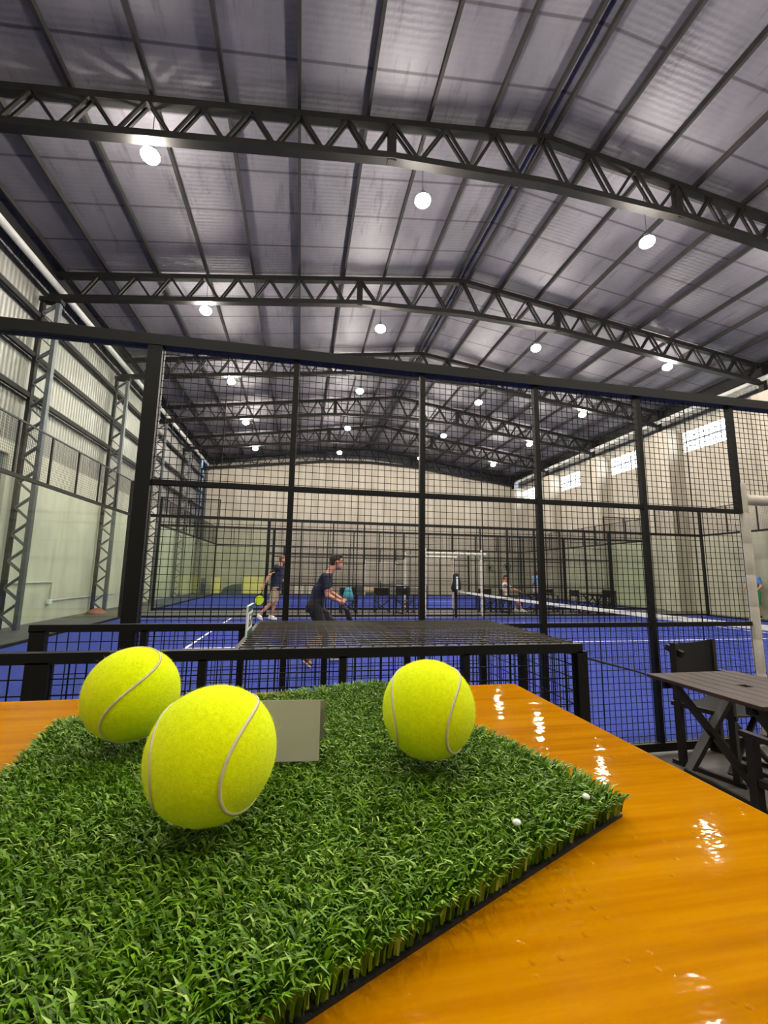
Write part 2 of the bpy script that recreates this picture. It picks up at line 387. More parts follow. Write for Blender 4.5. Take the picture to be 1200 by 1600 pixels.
# lattice columns on the left
col0 = thing('lattice_column', '', 'column', (-6.25, FR[0], 0), 0, 'lattice columns of the left wall')
MB().box(-.045, .045, -.06, .06, 0, 8.1).build('leg', M['galv'], col0); MB().box(-.40, -.32, -.06, .06, 0, 8.1).build('leg', M['steel'], col0)
MB().box(-.41, .08, -.1, .1, 8.0, 8.12).build('cap_plate', M['steel'], col0)
n = 26
for k in range(n):
    z0, z1 = 8.0*k/n, 8.0*(k+1)/n; a, b = (-.33, 0) if k % 2 else (0, -.33); mb = MB()
    for yy in (-.04, .04): mb.bar((a, yy, z0+.02), (b, yy, z1), .028, .035, (0,1,0))
    mb.build('lacing_bar', M['galv'], col0)
cl = ['behind the camera, out of view', 'out of view left of the photo', 'left of the photo edge, nearest roof truss', 'nearest one in the photo, behind the left court glass', 'second nearest one, behind the left court glass', 'third one, just right of the thick corner post', 'fourth one, seen through the court mesh', 'last one in the far left corner']
cols = [col0]+[copy_tree(col0) for k in range(7)]
for k, t in enumerate(cols):
    t.location = (-6.25, FR[k] if k < 7 else 29.3, 0); t['label'] = 'grey steel lattice column on the left wall, ' + cl[k]

# ------------------------------------------------------------------ lamps
lx = [-2.82, 2.03, 7.03, 11.87]
rown = ['behind the camera', 'overhead out of view', 'nearest row', 'second row', 'third row', 'fourth row', 'farthest row']  # first two rows are out of view, added for their light
coln = ['leftmost in it', 'second from left in it', 'second from right in it', 'rightmost in it']
lp0 = None
for ri in range(-2, 5):
    for ci, x in enumerate(lx):
        y = 7.06+S*ri; z = 8.52 if ci in (1, 2) else 8.42
        if lp0 is None:
            lp0 = thing('hanging_lamp', '', 'lamp', (x, y, z), 0, 'glowing lamps hung from the roof')
            MB().ell((0,0,0), (.15,.15,.10), nu=12, nv=8).build('bulb', M['lamp'], lp0, True)
            MB().lathe([(.03,.19),(.055,.18),(.06,.12),(.10,.085),(.10,.07),(.02,.07)]).build('lamp_cap', M['galvshade'], lp0, True)
            MB().tube([(0,0,.18), (0,0,1.55)], .006, 5).build('cable', M['rubber'], lp0)
            t = lp0
        else: t = copy_tree(lp0)
        t.location = (x, y, z); t['label'] = 'glowing lamp hung from the roof, %s, %s' % (rown[ri+2], coln[ci])
        for ch in t.children:
            if ch.name.startswith('cable'): ch.scale = (1, 1, (zc(x)+.065-z)/1.55)

# ------------------------------------------------------------------ courts
_cache = {}
def mesh_panel(w, h, step=.05, r=.0019, mat='wire'):
    """welded square mesh in the XZ plane, origin at lower left"""
    key = (round(w, 3), round(h, 3), step, r, mat)
    if key not in _cache:
        mb = MB(); nx = max(1, round(w/step)); nz = max(1, round(h/step))
        for i in range(nx+1): x = w*i/nx; mb.box(x-r, x+r, -r, r, 0, h)
        for k in range(nz+1): z = h*k/nz; mb.box(0, w, -r, r, z-r, z+r)
        _cache[key] = mb.mesh('mesh_panel', M[mat])
    return _cache[key]
def put_mesh(parent, loc, w, h, rz=0, step=.05, r=.0019, mat='wire', name='mesh_panel'):
    o = bpy.data.objects.new(name, mesh_panel(w, h, step, r, mat)); COL.objects.link(o); o.parent = parent
    o.location = loc; o.rotation_euler = (0, 0, rz); return o

def side_fence(Y, label, near=False, corner_up=True):
    fx = (lambda x: .983*(x+1)-1.07 if x < 4.5 else x) if near else (lambda x: x)
    t = thing('court_side_fence', label, 'fence', (5, Y, 0), 0, 'padel court side fences')
    bs = M['blacksteel']; B = lambda *a: MB().box(a[0]-5, a[1]-5, *a[2:])
    pw = .021
    B(-5, 15, -.045, .045, 2.955, 3.035).build('top_rail', bs, t)
    B(-5, 15, -.03, .03, .03, .09).build('base_rail', bs, t)
    for x0, x1 in ((-1, 4), (6, 11)):
        for z in (1.973, .996): B(fx(x0), fx(x1), -.018, .018, z-.018, z+.018).build('mid_rail', bs, t)
    for x in range(-1, 12):
        z0 = .03
        if x == 5: z0 = 2.1
        if x in (4, 6): z0 = 1.96
        w = .048 if x in (-1, 11) else pw
        B(fx(x)-w, fx(x)+w, -.04 if w > .04 else -.022, .04 if w > .04 else .022, z0, 2.96 if w < .04 else 3.03).build('post', bs, t)
    for x in (-5, 15): B(x-.04, x+.04, -.04, .04, 0, 4.02 if corner_up else 3.0).build('corner_post', bs, t)
    if not near:
        for x in (-3, 13): pass
    for x in list(range(-1, 4))+list(range(6, 11)):
        put_mesh(t, (fx(x)-5, 0, .09), fx(x+1)-fx(x), 2.87)
        if near or x % 2 == 0: B(fx(x+.5)-.003, fx(x+.5)+.003, -.004, .004, .09, 2.96).build('joint_wire', M['wire'], t)
    for x in (4, 5): put_mesh(t, (fx(x)-5, 0, 2.13), fx(x+1)-fx(x), .83)
    for x0, x1 in ((-5, -3.01), (-2.99, -1.05), (11.05, 12.99), (13.01, 15)):
        B(x0, x1, -.006, .006, .09, 2.955).build('glass_panel', M['glass'], t)
    if corner_up:
        for x0, x1 in ((-5, -3), (13, 15)):
            put_mesh(t, (x0-5, 0, 3.03), 2, .97); B(x0, x1, -.018, .018, 3.98, 4.02).build('upper_rail', bs, t)
            xm = x1 if x0 < 0 else x0; B(xm-.018, xm+.018, -.018, .018, 3.0, 4.02).build('upper_post', bs, t)
            B(x0+.98, x0+1.02, -.012, .012, 3.0, 4.0).build('upper_post', bs, t)
    # white padded door frame
    dx0, dx1 = fx(4)+.05, 6.02
    for x in (dx0, dx1):
        prof = []
        z = .04
        while z < 2.0:
            prof += [(.034, z), (.038, z+.015), (.038, z+.255), (.034, z+.27)]; z += .275
        MB().lathe(prof, (x-5, 0, 0), 14).build('post_pad', M['pad'], t, True)
    pts = []; rad = []; xx = dx0+.03
    while xx < dx1-.03: pts += [(xx-5, 0, 2.085), (xx-5+.02, 0, 2.085), (xx-5+.24, 0, 2.085), (xx-5+.26, 0, 2.085)]; rad += [.038, .047, .047, .038]; xx += .265
    MB().tube(pts, rad, 14).build('lintel_pad', M['pad'], t, True)
    return t
side_fence(3.126, 'near side fence of the nearest blue court, black mesh right behind the barrier', True, False)
side_fence(13.72, 'far side fence of the nearest blue court, behind the two men playing')
side_fence(16.5, 'near side fence of the farther blue court, across the aisle')
side_fence(27.1, 'far side fence of the farther blue court, in front of the far wall')
def end_wall(X, y0, y1, label):
    t = thing('court_end_wall', label, 'glass wall', (X, y0, 0), 0, 'glass end walls of the courts'); Ln = y1-y0; bs = M['blacksteel']
    a = .06
    MB().box(-.03, .03, a, Ln-a, 2.97, 3.04).build('frame_rail', M['steel'], t)
    MB().box(-.014, .014, a, Ln-a, 3.985, 4.015).build('upper_rail', bs, t)
    MB().box(-.03, .03, a, Ln-a, .01, .06).build('base_rail', bs, t)
    n = 5
    for k in range(n): MB().box(-.006, .006, a+(Ln-2*a)*k/n+.006, a+(Ln-2*a)*(k+1)/n-.006, .06, 2.97).build('glass_panel', M['glass'], t)
    for k in range(1, 10):
        y = Ln*k/10; MB().box(-.017, .017, y-.017, y+.017, 3.03, 4.0).build('upper_post', bs, t)
    for k in range(10): put_mesh(t, (0, Ln*k/10+(a if k == 0 else 0), 3.04), Ln/10-(a if k in (0, 9) else 0), .95, PI/2)
    return t
end_wall(-5, 3.126, 13.72, 'left glass end wall of the nearest court with mesh band on top')
end_wall(15, 3.126, 13.72, 'right glass end wall of the nearest court with mesh band on top')
end_wall(-5, 16.5, 27.1, 'left glass end wall of the farther court with mesh band on top')
end_wall(15, 16.5, 27.1, 'right glass end wall of the farther court with mesh band on top')
def court(y0, y1, label, nl):
    ym = (y0+y1)/2
    t = thing('court_surface', label, 'court floor', (5, ym, 0), 0, 'blue court floors')
    MB().box(-9.95, 9.95, -(ym-y0)+.06, (ym-y0)-.06, 0, .012).build('carpet', M['bluecourt'], t)
    for x in (-6.95, 6.95): MB().box(x-.025, x+.025, -(ym-y0)+.07, (ym-y0)-.07, .012, .0145).build('service_line', M['white'], t)
    MB().box(-6.92, 6.92, -.025+.0, .025+.0, .012, .0145).build('centre_line', M['white'], t)
    n = thing('court_net', nl, 'net', (5, ym, 0), 0, 'court nets'); h = (y1-y0)/2-.32
    sag = lambda y: .89-.04*(1-(y/h)**2)
    band = MB(); K = 24
    band.loft([[(-.012, y, sag(y)-.055), (.012, y, sag(y)-.055), (.012, y, sag(y)), (-.012, y, sag(y))] for y in [-h+2*h*i/K for i in range(K+1)]])
    band.build('white_band', M['netband'], n)
    nm = MB(); yy = -h
    while yy <= h: nm.box(-.001, .001, yy-.001, yy+.001, .03, sag(yy)-.05); yy += .042
    z = .03
    while z < .83: nm.box(-.001, .001, -h, h, z-.001, z+.001); z += .042
    nm.build('netting', M['wire'], n)
    for s in (-1, 1): MB().box(-.035, .035, s*(h+.05)-.035, s*(h+.05)+.035, .012, .95).build('net_post', M['blacksteel'], n)
court(3.126, 13.72, 'bright blue playing floor of the nearest court with white lines', 'net of the nearest court with white top band')
court(16.5, 27.1, 'bright blue playing floor of the farther court with white lines', 'net of the farther court with white top band')

# ------------------------------------------------------------------ boards along far wall, fans, small things
for x0, x1, z1, m, lb in [(-6.35, -5.95, .95, 'board_dark', 'narrow dark board leaning at the far left corner'), (-5.61, -5.03, 1.01, 'board_yellow', 'narrow pale yellow board on the far wall, left of the dark slanted one'),
     (-3.66, -2.36, 1.05, 'board_yellow', 'wide pale yellow board on the far wall, right of the dark slanted one'), (-.3, .28, .62, 'board_white', 'small white board on the far wall behind the left player'),
     (.5, .98, .62, 'board_white', 'small white board on the far wall, nearer the middle player'), (3.6, 4.28, .5, 'board_dark', 'low dark board on the far wall right of the middle player'), (6.55, 7.65, .52, 'board_dark', 'low dark board on the far wall near the hall centre')]:
    b = MB().box(x0, x1, YF-.1, YF-.04, 0, z1).build('wall_board', M[m], org=((x0+x1)/2, YF-.07, 0)); tag(b, lb, 'board', 'advertising boards on the far wall')
b = MB(); b.loft([[(-5.0, y, 0), (-3.7, y, 0), (-3.7, y, .62), (-4.3, y, .56), (-4.8, y, .35)] for y in (YF-.1, YF-.04)])
tag(b.build('wall_board', M['board_dark'], org=(-4.35, YF-.07, 0)), 'dark board with a slanted top edge on the far wall', 'board', 'advertising boards on the far wall')
b = thing('storage_box', 'beige box on a dark base against the far wall', 'box', (4.77, YF-.35, 0))
bevel(MB().box(-.42, .42, -.2, .2, .16, .44).build('body', M['board_beige'], b), .02); MB().box(-.44, .44, -.22, .22, 0, .16).build('base', M['board_dark'], b)
for x, z, lb in ((13.6, 1.98, 'left of the two dark round fans low on the far wall'), (14.96, 2.05, 'right of the two dark round fans low on the far wall')):
    f_ = thing('wall_fan', lb, 'fan', (x, YF, z), 0, 'wall fans')
    MB().bar((0, 0, 0), (0, -.22, 0), .06).build('bracket', M['rubber'], f_)
    g = MB()
    for k in range(24): 
        for rr in (.28,): a = 2*PI*k/24; g.bar((0, -.34, 0), (rr*math.cos(a), -.28, rr*math.sin(a)), .008)
    g.tube([(.28*math.cos(2*PI*k/24), -.28, .28*math.sin(2*PI*k/24)) for k in range(25)], .012, 6); g.build('fan_guard', M['rubber'], f_)
    bl = MB()
    for k in range(3):
        a = 2*PI*k/3; bl.bar((.04*math.cos(a), -.29, .04*math.sin(a)), (.24*math.cos(a+.3), -.30, .24*math.sin(a+.3)), .012, .12, (0,1,0))
    bl.build('fan_blades', M['rubber'], f_)
rd = thing('cloth_heap', 'small faded red heap on the floor at the foot of a left wall column', 'cloth', (-6.3, 15.45, 0))
hp = MB().lathe([(.26, 0), (.27, .03), (.2, .09), (.12, .14), (.03, .17)], (0, 0, 0), 12)
hp.v = [(x*(1+.15*math.sin(5*z*20+x*9)), y*1.3, z) for x, y, z in hp.v]; hp.build('folds', M['red'], rd, True)

# ------------------------------------------------------------------ steel barrier cage between bar and court
BZ = 1.10
bt = thing('steel_barrier', 'low black steel barrier with square mesh, between the bar table and the court fence', 'barrier', (0, 2.05, 0))
O = (0, 2.05, 0); bs = M['blacksteel']
yf, yb = 1.65, 2.46; xr_f, xr_b = 1.155, 1.10
def B(*a): return MB().box(a[0], a[1], a[2]-2.05, a[3]-2.05, a[4], a[5])
B(-1.9, xr_f, yf-.018, yf+.018, BZ-.036, BZ).build('top_rail', bs, bt)
B(-1.29, xr_b, yb-.018, yb+.018, BZ-.036, BZ).build('top_rail', bs, bt)
B(-1.9, xr_f, yf-.018, yf+.018, .06, .10).build('bottom_rail', bs, bt); B(-1.29, xr_b, yb-.018, yb+.018, .06, .10).build('bottom_rail', bs, bt)
for x in (-.825, -.32, .17, .65): B(x-(.035 if x < -.8 else .013), x+(.035 if x < -.8 else .013), yf-.018, yf+.018, 0, BZ-.03).build('post', bs, bt)
B(xr_f-.025, xr_f+.02, yf-.018, yf+.025, 0, BZ-.03).build('post', bs, bt)
for x in (-1.25, -.77, -.29, .15, .62, xr_b-.02): B(x-(.035 if x < -1.2 else .016), x+(.035 if x < -1.2 else .016), yb-.018, yb+.018, 0, BZ-.03).build('post', bs, bt)
B(1.11, 1.15, 2.07, 2.10, 0, BZ-.03).build('post', bs, bt)
for x in (-.205, .43, 1.12): B(x-.018, x+.018, yf, yb, BZ-.036, BZ-.002).build('cross_rail', bs, bt)
B(xr_b-.01, xr_b+.03, yf, yb, .06, .1).build('cross_rail', bs, bt)
def topmesh(x0, x1):
    mb = MB(); nx = round((x1-x0)/.05); ny = round((yb-yf)/.05); r = .0025
    for i in range(nx+1): x = x0+(x1-x0)*i/nx; mb.box(x-r, x+r, yf-2.05, yb-2.05, BZ, BZ+2*r)
    for k in range(ny+1): y = yf+(yb-yf)*k/ny-2.05; mb.box(x0, x1, y-r, y+r, BZ+2*r, BZ+4*r)
    mb.build('top_mesh', M['cagewire'], bt)
topmesh(-.2, .43); topmesh(.43, 1.12)
for x0, x1 in ((-1.9, -.86), (-.79, -.32), (-.32, .17), (.17, .65), (.65, 1.13)): put_mesh(bt, (x0, yf-2.05, .10), x1-x0, .965, 0, .05, .0019)
for x0, x1 in ((-1.22, -.77), (-.77, -.29), (-.29, .15), (.15, .62), (.62, 1.07)): put_mesh(bt, (x0, yb-2.05, .10), x1-x0, .965, 0, .05, .0019)
put_mesh(bt, (1.12, yf-2.05, .10), yb-yf, .965, PI/2, .05, .0019)
# sign card standing on the left cross rail
sg = thing('number_sign', 'small white upright card with green top and bottom at the barrier corner', 'sign', (-.205, 1.96, BZ))
cdo = MB().box(-.004, .004, -.09, .09, .005, .135).build('card', M['white'], sg); bevel(cdo, .003)
MB().box(.0035, .0055, -.086, .086, .108, .131).build('green_stripe', M['signgreen'], cdo); MB().box(.0035, .0055, -.086, .086, .009, .032).build('green_stripe', M['signgreen'], cdo)
mk = MB()
for y0, y1, z0, z1 in ((-.05, -.035, .045, .095), (-.035, .0, .088, .095), (-.035, .0, .066, .072), (-.035, .0, .045, .051), (-.006, .008, .045, .07), (.03, .045, .045, .095), (.045, .07, .062, .07), (.062, .075, .07, .095)): mk.box(.0035, .0052, y0, y1, z0, z1)
mk.build('dark_marks', M['blacksteel'], cdo)
MB().box(-.006, .006, -.03, .03, -.004, .006).build('foot_clip', M['blacksteel'], sg)
tag(MB().tube([(1.16, 1.80, 1.045), (1.45, 2.0, .965), (1.75, 2.22, .885), (2.05, 2.44, .805), (2.30, 2.60, .735)], .006, 6).build('black_strap', M['rubber'], org=(1.16, 1.8, 1.04)), 'thin black cord from the barrier corner down to the slatted table', 'cord')

# ------------------------------------------------------------------ bar table
TZ = 1.228
bar = thing('bar_table', 'glossy orange varnished wooden table filling the foreground under the turf mat', 'table', (-.5, .2, 0))
tp = MB().box(-.75, .793, -.42, .364, TZ-.035, TZ).build('table_top', M['bar'], bar); bevel(tp, .0035, 3)
for x in (-.66, .66):
    for y in (-.34, .28): MB().box(x-.03, x+.03, y-.03, y+.03, 0, TZ-.035).build('leg', M['wood_leg'], bar)
MB().box(-.68, .68, .26, .29, TZ-.12, TZ-.035).build('apron', M['wood_leg'], bar); MB().box(-.68, .68, -.36, -.33, TZ-.12, TZ-.035).build('apron', M['wood_leg'], bar)

# ------------------------------------------------------------------ turf mat
A_, B_, C_, D_ = (.199, .251), (.102, .548), (-.202, .447), (-.135, .095)
tm = thing('turf_mat', 'green artificial grass mat lying askew on the orange table under the balls', 'mat', (0, .3, TZ))
bk = MB().prism([(x, y-.3) for x, y in (A_, B_, C_, D_)], 0, .0012).build('backing', M['rubber'], tm)
poly = np.array([A_, B_, C_, D_])
def inside(P, inset=.0002):
    ok = np.ones(len(P), bool)
    for i in range(4):
        a = poly[i]; b = poly[(i+1) % 4]; d = b-a; n_ = np.array([-d[1], d[0]])/np.hypot(*d)
        ok &= ((P-a)@n_) > inset
    return ok
balls = [((-.041, .2525), 0), ((-.119, .365), 0), ((.0935, .308), 0)]
nb = 112000
P = np.stack([rng.uniform(-.21, .2, nb), rng.uniform(.08, .55, nb)], 1)
# tufted rows: snap half the points towards stitch rows
rowdir = np.array([.948, .316]); perp = np.array([-.316, .948])
s = P@perp; t_ = P@rowdir; s = np.round(s/.0040)*.0040+rng.normal(0, .0009, nb); t_ = np.round(t_/.0030)*.0030+rng.normal(0, .0008, nb)
P = t_[:, None]*rowdir+s[:, None]*perp
P = P[inside(P)]; nb = len(P)
h = rng.uniform(.0105, .0150, nb)
ang = rng.uniform(0, 2*PI, nb)*.7+2.2; lean = rng.uniform(.2, .95, nb)
for i in range(4):      # edge blades splay outwards
    a = poly[i]; d = poly[(i+1) % 4]-a; n_ = np.array([d[1], -d[0]])/np.hypot(*d); dist = -((P-a)@n_)
    e_ = dist < .005; ang = np.where(e_, math.atan2(n_[1], n_[0])+rng.normal(0, .5, nb), ang); lean = np.where(e_, rng.uniform(.35, .75, nb), lean)
for (bx, by), _ in balls:       # pressed down under the balls
    d = np.hypot(P[:, 0]-bx, P[:, 1]-by); lim = np.where(d < .0335, 1.2805-TZ-.003-np.sqrt(np.maximum(.0345**2-d**2, 0)), 1)
    h = np.minimum(h, np.maximum(lim, .004)/.86)
w = rng.uniform(.00045, .00095, nb); tw = rng.uniform(0, PI, nb)
ld = np.stack([np.cos(ang), np.sin(ang)], 1); wd = np.stack([np.cos(tw), np.sin(tw)], 1)
V = np.zeros((nb, 7, 3)); 
for k, (fz, fl, fw) in enumerate(((0, 0, .9), (.45, .15, 1.0), (.82, .55, .8))):
    c = P+ld*(h*lean*fl)[:, None]; z = .0025+h*fz*(1-.12*lean*fl)
    for sgn, j in ((-1, 2*k), (1, 2*k+1)): V[:, j, :2] = c+sgn*wd*(w*fw)[:, None]; V[:, j, 2] = z
c = P+ld*(h*lean)[:, None]; V[:, 6, :2] = c; V[:, 6, 2] = .0025+h*(1-.25*lean)
V[:, :, 1] -= .3
verts = V.reshape(-1, 3); base = (np.arange(nb)*7)[:, None]
q = (base[:, :, None]+np.array([[0,1,3,2],[2,3,5,4]])[None]).reshape(-1, 4); tri = (base+np.array([[4,5,6]])).reshape(-1, 3)
me = bpy.data.meshes.new('grass_blades'); me.vertices.add(len(verts)); me.vertices.foreach_set('co', verts.ravel())
nl_ = len(q)*4+len(tri)*3; me.loops.add(nl_); me.loops.foreach_set('vertex_index', np.concatenate([q.ravel(), tri.ravel()]).astype(np.int32))
me.polygons.add(len(q)+len(tri)); st = np.concatenate([np.arange(len(q))*4, len(q)*4+np.arange(len(tri))*3]).astype(np.int32)
me.polygons.foreach_set('loop_start', st); me.update(calc_edges=True); me.materials.append(M['blade'])
me.polygons.foreach_set('use_smooth', [True]*len(me.polygons))
gb_ = bpy.data.objects.new('grass_blades', me); COL.objects.link(gb_); gb_.parent = tm; gb_['kind'] = 'stuff'
for i, (x, y) in enumerate([(.172, .247), (.118, .229)]):
    e = MB().ell((0,0,0), (.0022,.002,.0016)).build('foam_crumb', M['white'], None, True); e.location = (x, y, TZ+.0150)
    tag(e, ['tiny white crumb on the grass mat, at its right corner', 'tiny white crumb on the grass mat, left of the corner one'][i], 'crumb', 'white crumbs on the mat')

# ------------------------------------------------------------------ tennis balls
def ball(c, e, label, seed):
    R_ = .0325; t = thing('tennis_ball', label, 'ball', c, 0, 'tennis balls'); t.rotation_euler = e
    # felt sphere
    me_ = MB(); nu, nv = 64, 40
    me_.ell((0,0,0), (R_,)*3, nu=nu, nv=nv).build('felt', M['felt'], t, True)
    a, b = .75, .25; cc = 2*math.sqrt(a*b); pts = []
    for k in range(160):
        th = 2*PI*k/160; v = Vector((a*math.cos(th)+b*math.cos(3*th), a*math.sin(th)-b*math.sin(3*th), cc*math.sin(2*th))).normalized(); pts.append(v)
    sm = MB(); rings = []
    for k, p in enumerate(pts):
        d = (pts[(k+1) % 160]-pts[k-1]).normalized(); sd = p.cross(d).normalized()
        rings.append([p*(R_+.0005)+sd*.00095, p*(R_+.0008), p*(R_+.0005)-sd*.00095, p*(R_-.001)])
    rings.append(rings[0]); sm.loft(rings, False).build('seam', M['seam'], t, True)
    # loose fibres
    g = np.random.default_rng(seed); n = 9000; D = g.normal(size=(n, 3)); D /= np.linalg.norm(D, axis=1)[:, None]
    S_ = np.array([tuple(p) for p in pts]); far_ = (D@S_.T).max(1) < math.cos(.07); D = D[far_]; n = len(D)
    T = np.cross(D, g.normal(size=(n, 3))); T /= np.linalg.norm(T, axis=1)[:, None]; U = np.cross(D, T)
    ln = g.uniform(.0006, .0019, n); lng = g.random(n) < .012; ln[lng] = g.uniform(.003, .006, lng.sum())
    wv = .00006; up = g.uniform(.2, .8, n)
    V0 = D*R_*.998+U*wv; V1 = D*R_*.998-U*wv; V2 = D*(R_+(ln*up*.7)[:, None])+T*(ln*.55)[:, None]+U*wv*.6; V3 = V2-U*wv*1.2
    V4 = D*(R_+(ln*up)[:, None])+T*(ln)[:, None]
    VV = np.stack([V0, V1, V3, V2, V4], 1).reshape(-1, 3); fs = []
    for i in range(n): o_ = i*5; fs.append((o_, o_+1, o_+2, o_+3)); fs.append((o_+3, o_+2, o_+4))
    m_ = bpy.data.meshes.new('loose_fibres'); m_.from_pydata(VV.tolist(), [], fs); m_.materials.append(M['felt'])
    o = bpy.data.objects.new('loose_fibres', m_); COL.objects.link(o); o.parent = t; o['kind'] = 'stuff'
    return t
ball((-.041, .2525, 1.2783), (1.967, .737, .028), 'largest yellow tennis ball, in front on the grass mat', 1)
ball((-.119, .365, 1.2812), (-2.668, -.823, 3.067), 'yellow tennis ball at the left, behind the largest one', 2)
ball((.0935, .308, 1.2783), (2.105, 2.432, 3.037), 'yellow tennis ball standing alone on the right of the mat', 3)
# folded paper card
pc = thing('paper_card', 'small folded grey paper card standing on the grass mat between the balls', 'card', (0, .33, TZ+.0155))
def sheet(x0, y0, x1, y1, ztop, dy, wig, z0=0, th=.0004):
    mb = MB(); K = 8; ra = []
    for k in range(K+1):
        z = z0+(ztop-z0)*k/K; y_ = dy*(k/K); w_ = wig*math.sin(k*1.9)*.0012
        ra.append([(x0, y0+y_, z), (x1+w_, y1+y_, z), (x1+w_, y1+y_+th, z), (x0, y0+y_+th, z)])
    return mb.loft(ra)
sheet(-.045, -.002, .0185, -.008, .0375, .0065, 0, -.001).build('front_flap', M['paper'], pc)
sheet(-.044, .012, .0212, .0065, .0370, -.007, 1, .008).build('back_flap', M['paper'], pc)
sheet(-.044, .016, .0228, .010, .0350, -.009, 1.4, .009).build('inner_sheet', M['paper'], pc)

# ------------------------------------------------------------------ cafe tables and director chairs
def cafe_table(label, loc, rz=0, L_=.70, W_=.74, group='slatted folding tables'):
    t = thing('folding_table', label, 'table', loc, rz, group)
    n = 7; w = L_/n; H = .74
    for i in range(n):
        x0 = -L_/2+w*i
        if i == n//2:
            for y0, y1 in ((-W_/2, -.03), (.03, W_/2)): bevel(MB().box(x0+.002, x0+w-.002, y0, y1, H-.022, H).build('slat', M['wood_dark'], t), .003)
            bevel(MB().box(x0+.002, x0+.02, -.031, .031, H-.022, H).build('slat', M['wood_dark'], t), .001); 
            bevel(MB().box(x0+w-.02, x0+w-.002, -.031, .031, H-.022, H).build('slat', M['wood_dark'], t), .001)
        else: bevel(MB().box(x0+.002, x0+w-.002, -W_/2, W_/2, H-.022, H).build('slat', M['wood_dark'], t), .003)
    for y in (-W_/2+.10, W_/2-.10): MB().box(-L_/2+.03, L_/2-.03, y-.012, y+.012, H-.07, H-.022).build('apron', M['wood_leg'], t)
    for y in (-W_/2+.12, W_/2-.12):
        for s in (-1, 1):
            yy = y+s*.018
            MB().bar((-s*.30, yy, 0.012), (s*.28, yy, H-.03), .03, .05, (0,1,0)).build('leg', M['wood_leg'], t)
    for s in (-1, 1): MB().bar((s*.22, -W_/2+.12, .17), (s*.22, W_/2-.12, .17), .022, .045).build('stretcher', M['wood_leg'], t)
    return t
def director_chair(label, loc, rz=0, group='black canvas director chairs', ah=.62):
    t = thing('director_chair', label, 'chair', loc, rz, group); wl = M['wood_leg']
    # faces -Y; width along X
    for s in (-1, 1):
        x = s*.27
        MB().box(x-.018, x+.018, -.24, .22, ah, ah+.025).build('armrest', wl, t)
        MB().box(x-.024, x+.024, .13, .17, 0.02, .88).build('rear_post', wl, t); MB().box(x-.02, x+.02, -.21, -.17, .02, ah).build('front_post', wl, t)
        MB().box(x-.015, x+.015, -.22, .20, .42, .45).build('seat_rail', wl, t); MB().box(x-.015, x+.015, -.24, .22, 0, .03).build('foot_rail', wl, t)
        MB().bar((-.25, s*.12-.02, .05), (.25, s*.12-.02, .42), .02, .035, (0,1,0)).build('cross_leg', wl, t)
        MB().bar((.25, s*.12-.045, .05), (-.25, s*.12-.045, .42), .02, .035, (0,1,0)).build('cross_leg', wl, t)
    bk_ = MB(); K = 10
    bk_.loft([[(x, .135+.035*(1-(x/.29)**2), .63), (x, .140+.035*(1-(x/.29)**2)+.006, .63), (x, .14+.035*(1-(x/.29)**2)+.006, .885-.02*(1-(x/.29)**2)), (x, .135+.035*(1-(x/.29)**2), .885-.02*(1-(x/.29)**2))] for x in [-.29+.58*i/K for i in range(K+1)]])
    bk_.build('canvas_backrest', M['canvas'], t, False)
    sc_ = MB(); sc_.loft([[(x, -.2, .44-.03*(1-(x/.26)**2)), (x, .18, .44-.03*(1-(x/.26)**2)), (x, .18, .45-.03*(1-(x/.26)**2)), (x, -.2, .45-.03*(1-(x/.26)**2))] for x in [-.26+.52*i/K for i in range(K+1)]])
    sc_.build('canvas_seat', M['canvas'], t)
    return t
cafe_table('weathered brown slatted square table with a parasol hole, at the right edge', (2.655, 2.23, 0), 0, .70, .74)
nc_ = director_chair('dark director chair with black canvas backrest behind the near slatted table', (3.15, 2.85, 0), .30)
def loc_(p): x, y = p[0]-3.15, p[1]-2.85; c_, s_ = math.cos(.30), math.sin(.30); return (x*c_+y*s_, -x*s_+y*c_, p[2])
MB().bar(loc_((2.875, 2.87, .80)), loc_((2.86, 3.0, .84)), .03, .045).build('backrest_strut', M['wood_leg'], nc_)
director_chair('dark wooden director chair in front of the near slatted table at the right edge', (2.42, 1.61, 0), PI)
AY = 15.1
cafe_table('dark folding table in the aisle beside the seated man', (8.95, 15.3, 0), 0, 1.2, .7)
cafe_table('dark folding table in the aisle in front of the glass, farthest right', (11.3, 15.2, 0), 0, .8, .7)
director_chair('black director chair in the aisle left of the seated man', (7.05, 15.55, 0), .2)
director_chair('black director chair the man in the pale shirt sits on', (7.75, 15.5, 0), PI/2-.3)
director_chair('black director chair in the aisle, right end of the seated man\'s table', (9.75, 15.75, 0), 0)
director_chair('black director chair by the farthest right aisle table, left side', (10.65, 15.2, 0), PI/2)
director_chair('black director chair by the farthest right aisle table, right side', (11.95, 15.3, 0), -PI/2)
director_chair('black director chair tucked in front of the farthest right aisle table', (11.45, 14.6, 0), PI)
director_chair('black director chair with a teal bag on it, in the aisle between the two players', (1.72, 15.35, 0), .1)
director_chair('black director chair in the aisle just right of the middle player', (2.95, 15.5, 0), -.15)
director_chair('black director chair in the aisle, beside the one left of the next fence post', (3.75, 15.3, 0), .5)
bg = thing('sports_bag', 'teal tapered sports bag standing on a chair behind the middle player', 'bag', (1.70, 15.28, .455))
body = MB(); rings = []
for z, wx, wy in ((0, .17, .09), (.04, .19, .11), (.2, .17, .10), (.38, .12, .08), (.44, .07, .05)):
    rings.append([(wx*math.copysign(abs(math.cos(a))**.6, math.cos(a)), wy*math.copysign(abs(math.sin(a))**.6, math.sin(a)), z) for a in [2*PI*k/16 for k in range(16)]])
bo_ = body.loft(rings).build('body', M['teal'], bg, True)
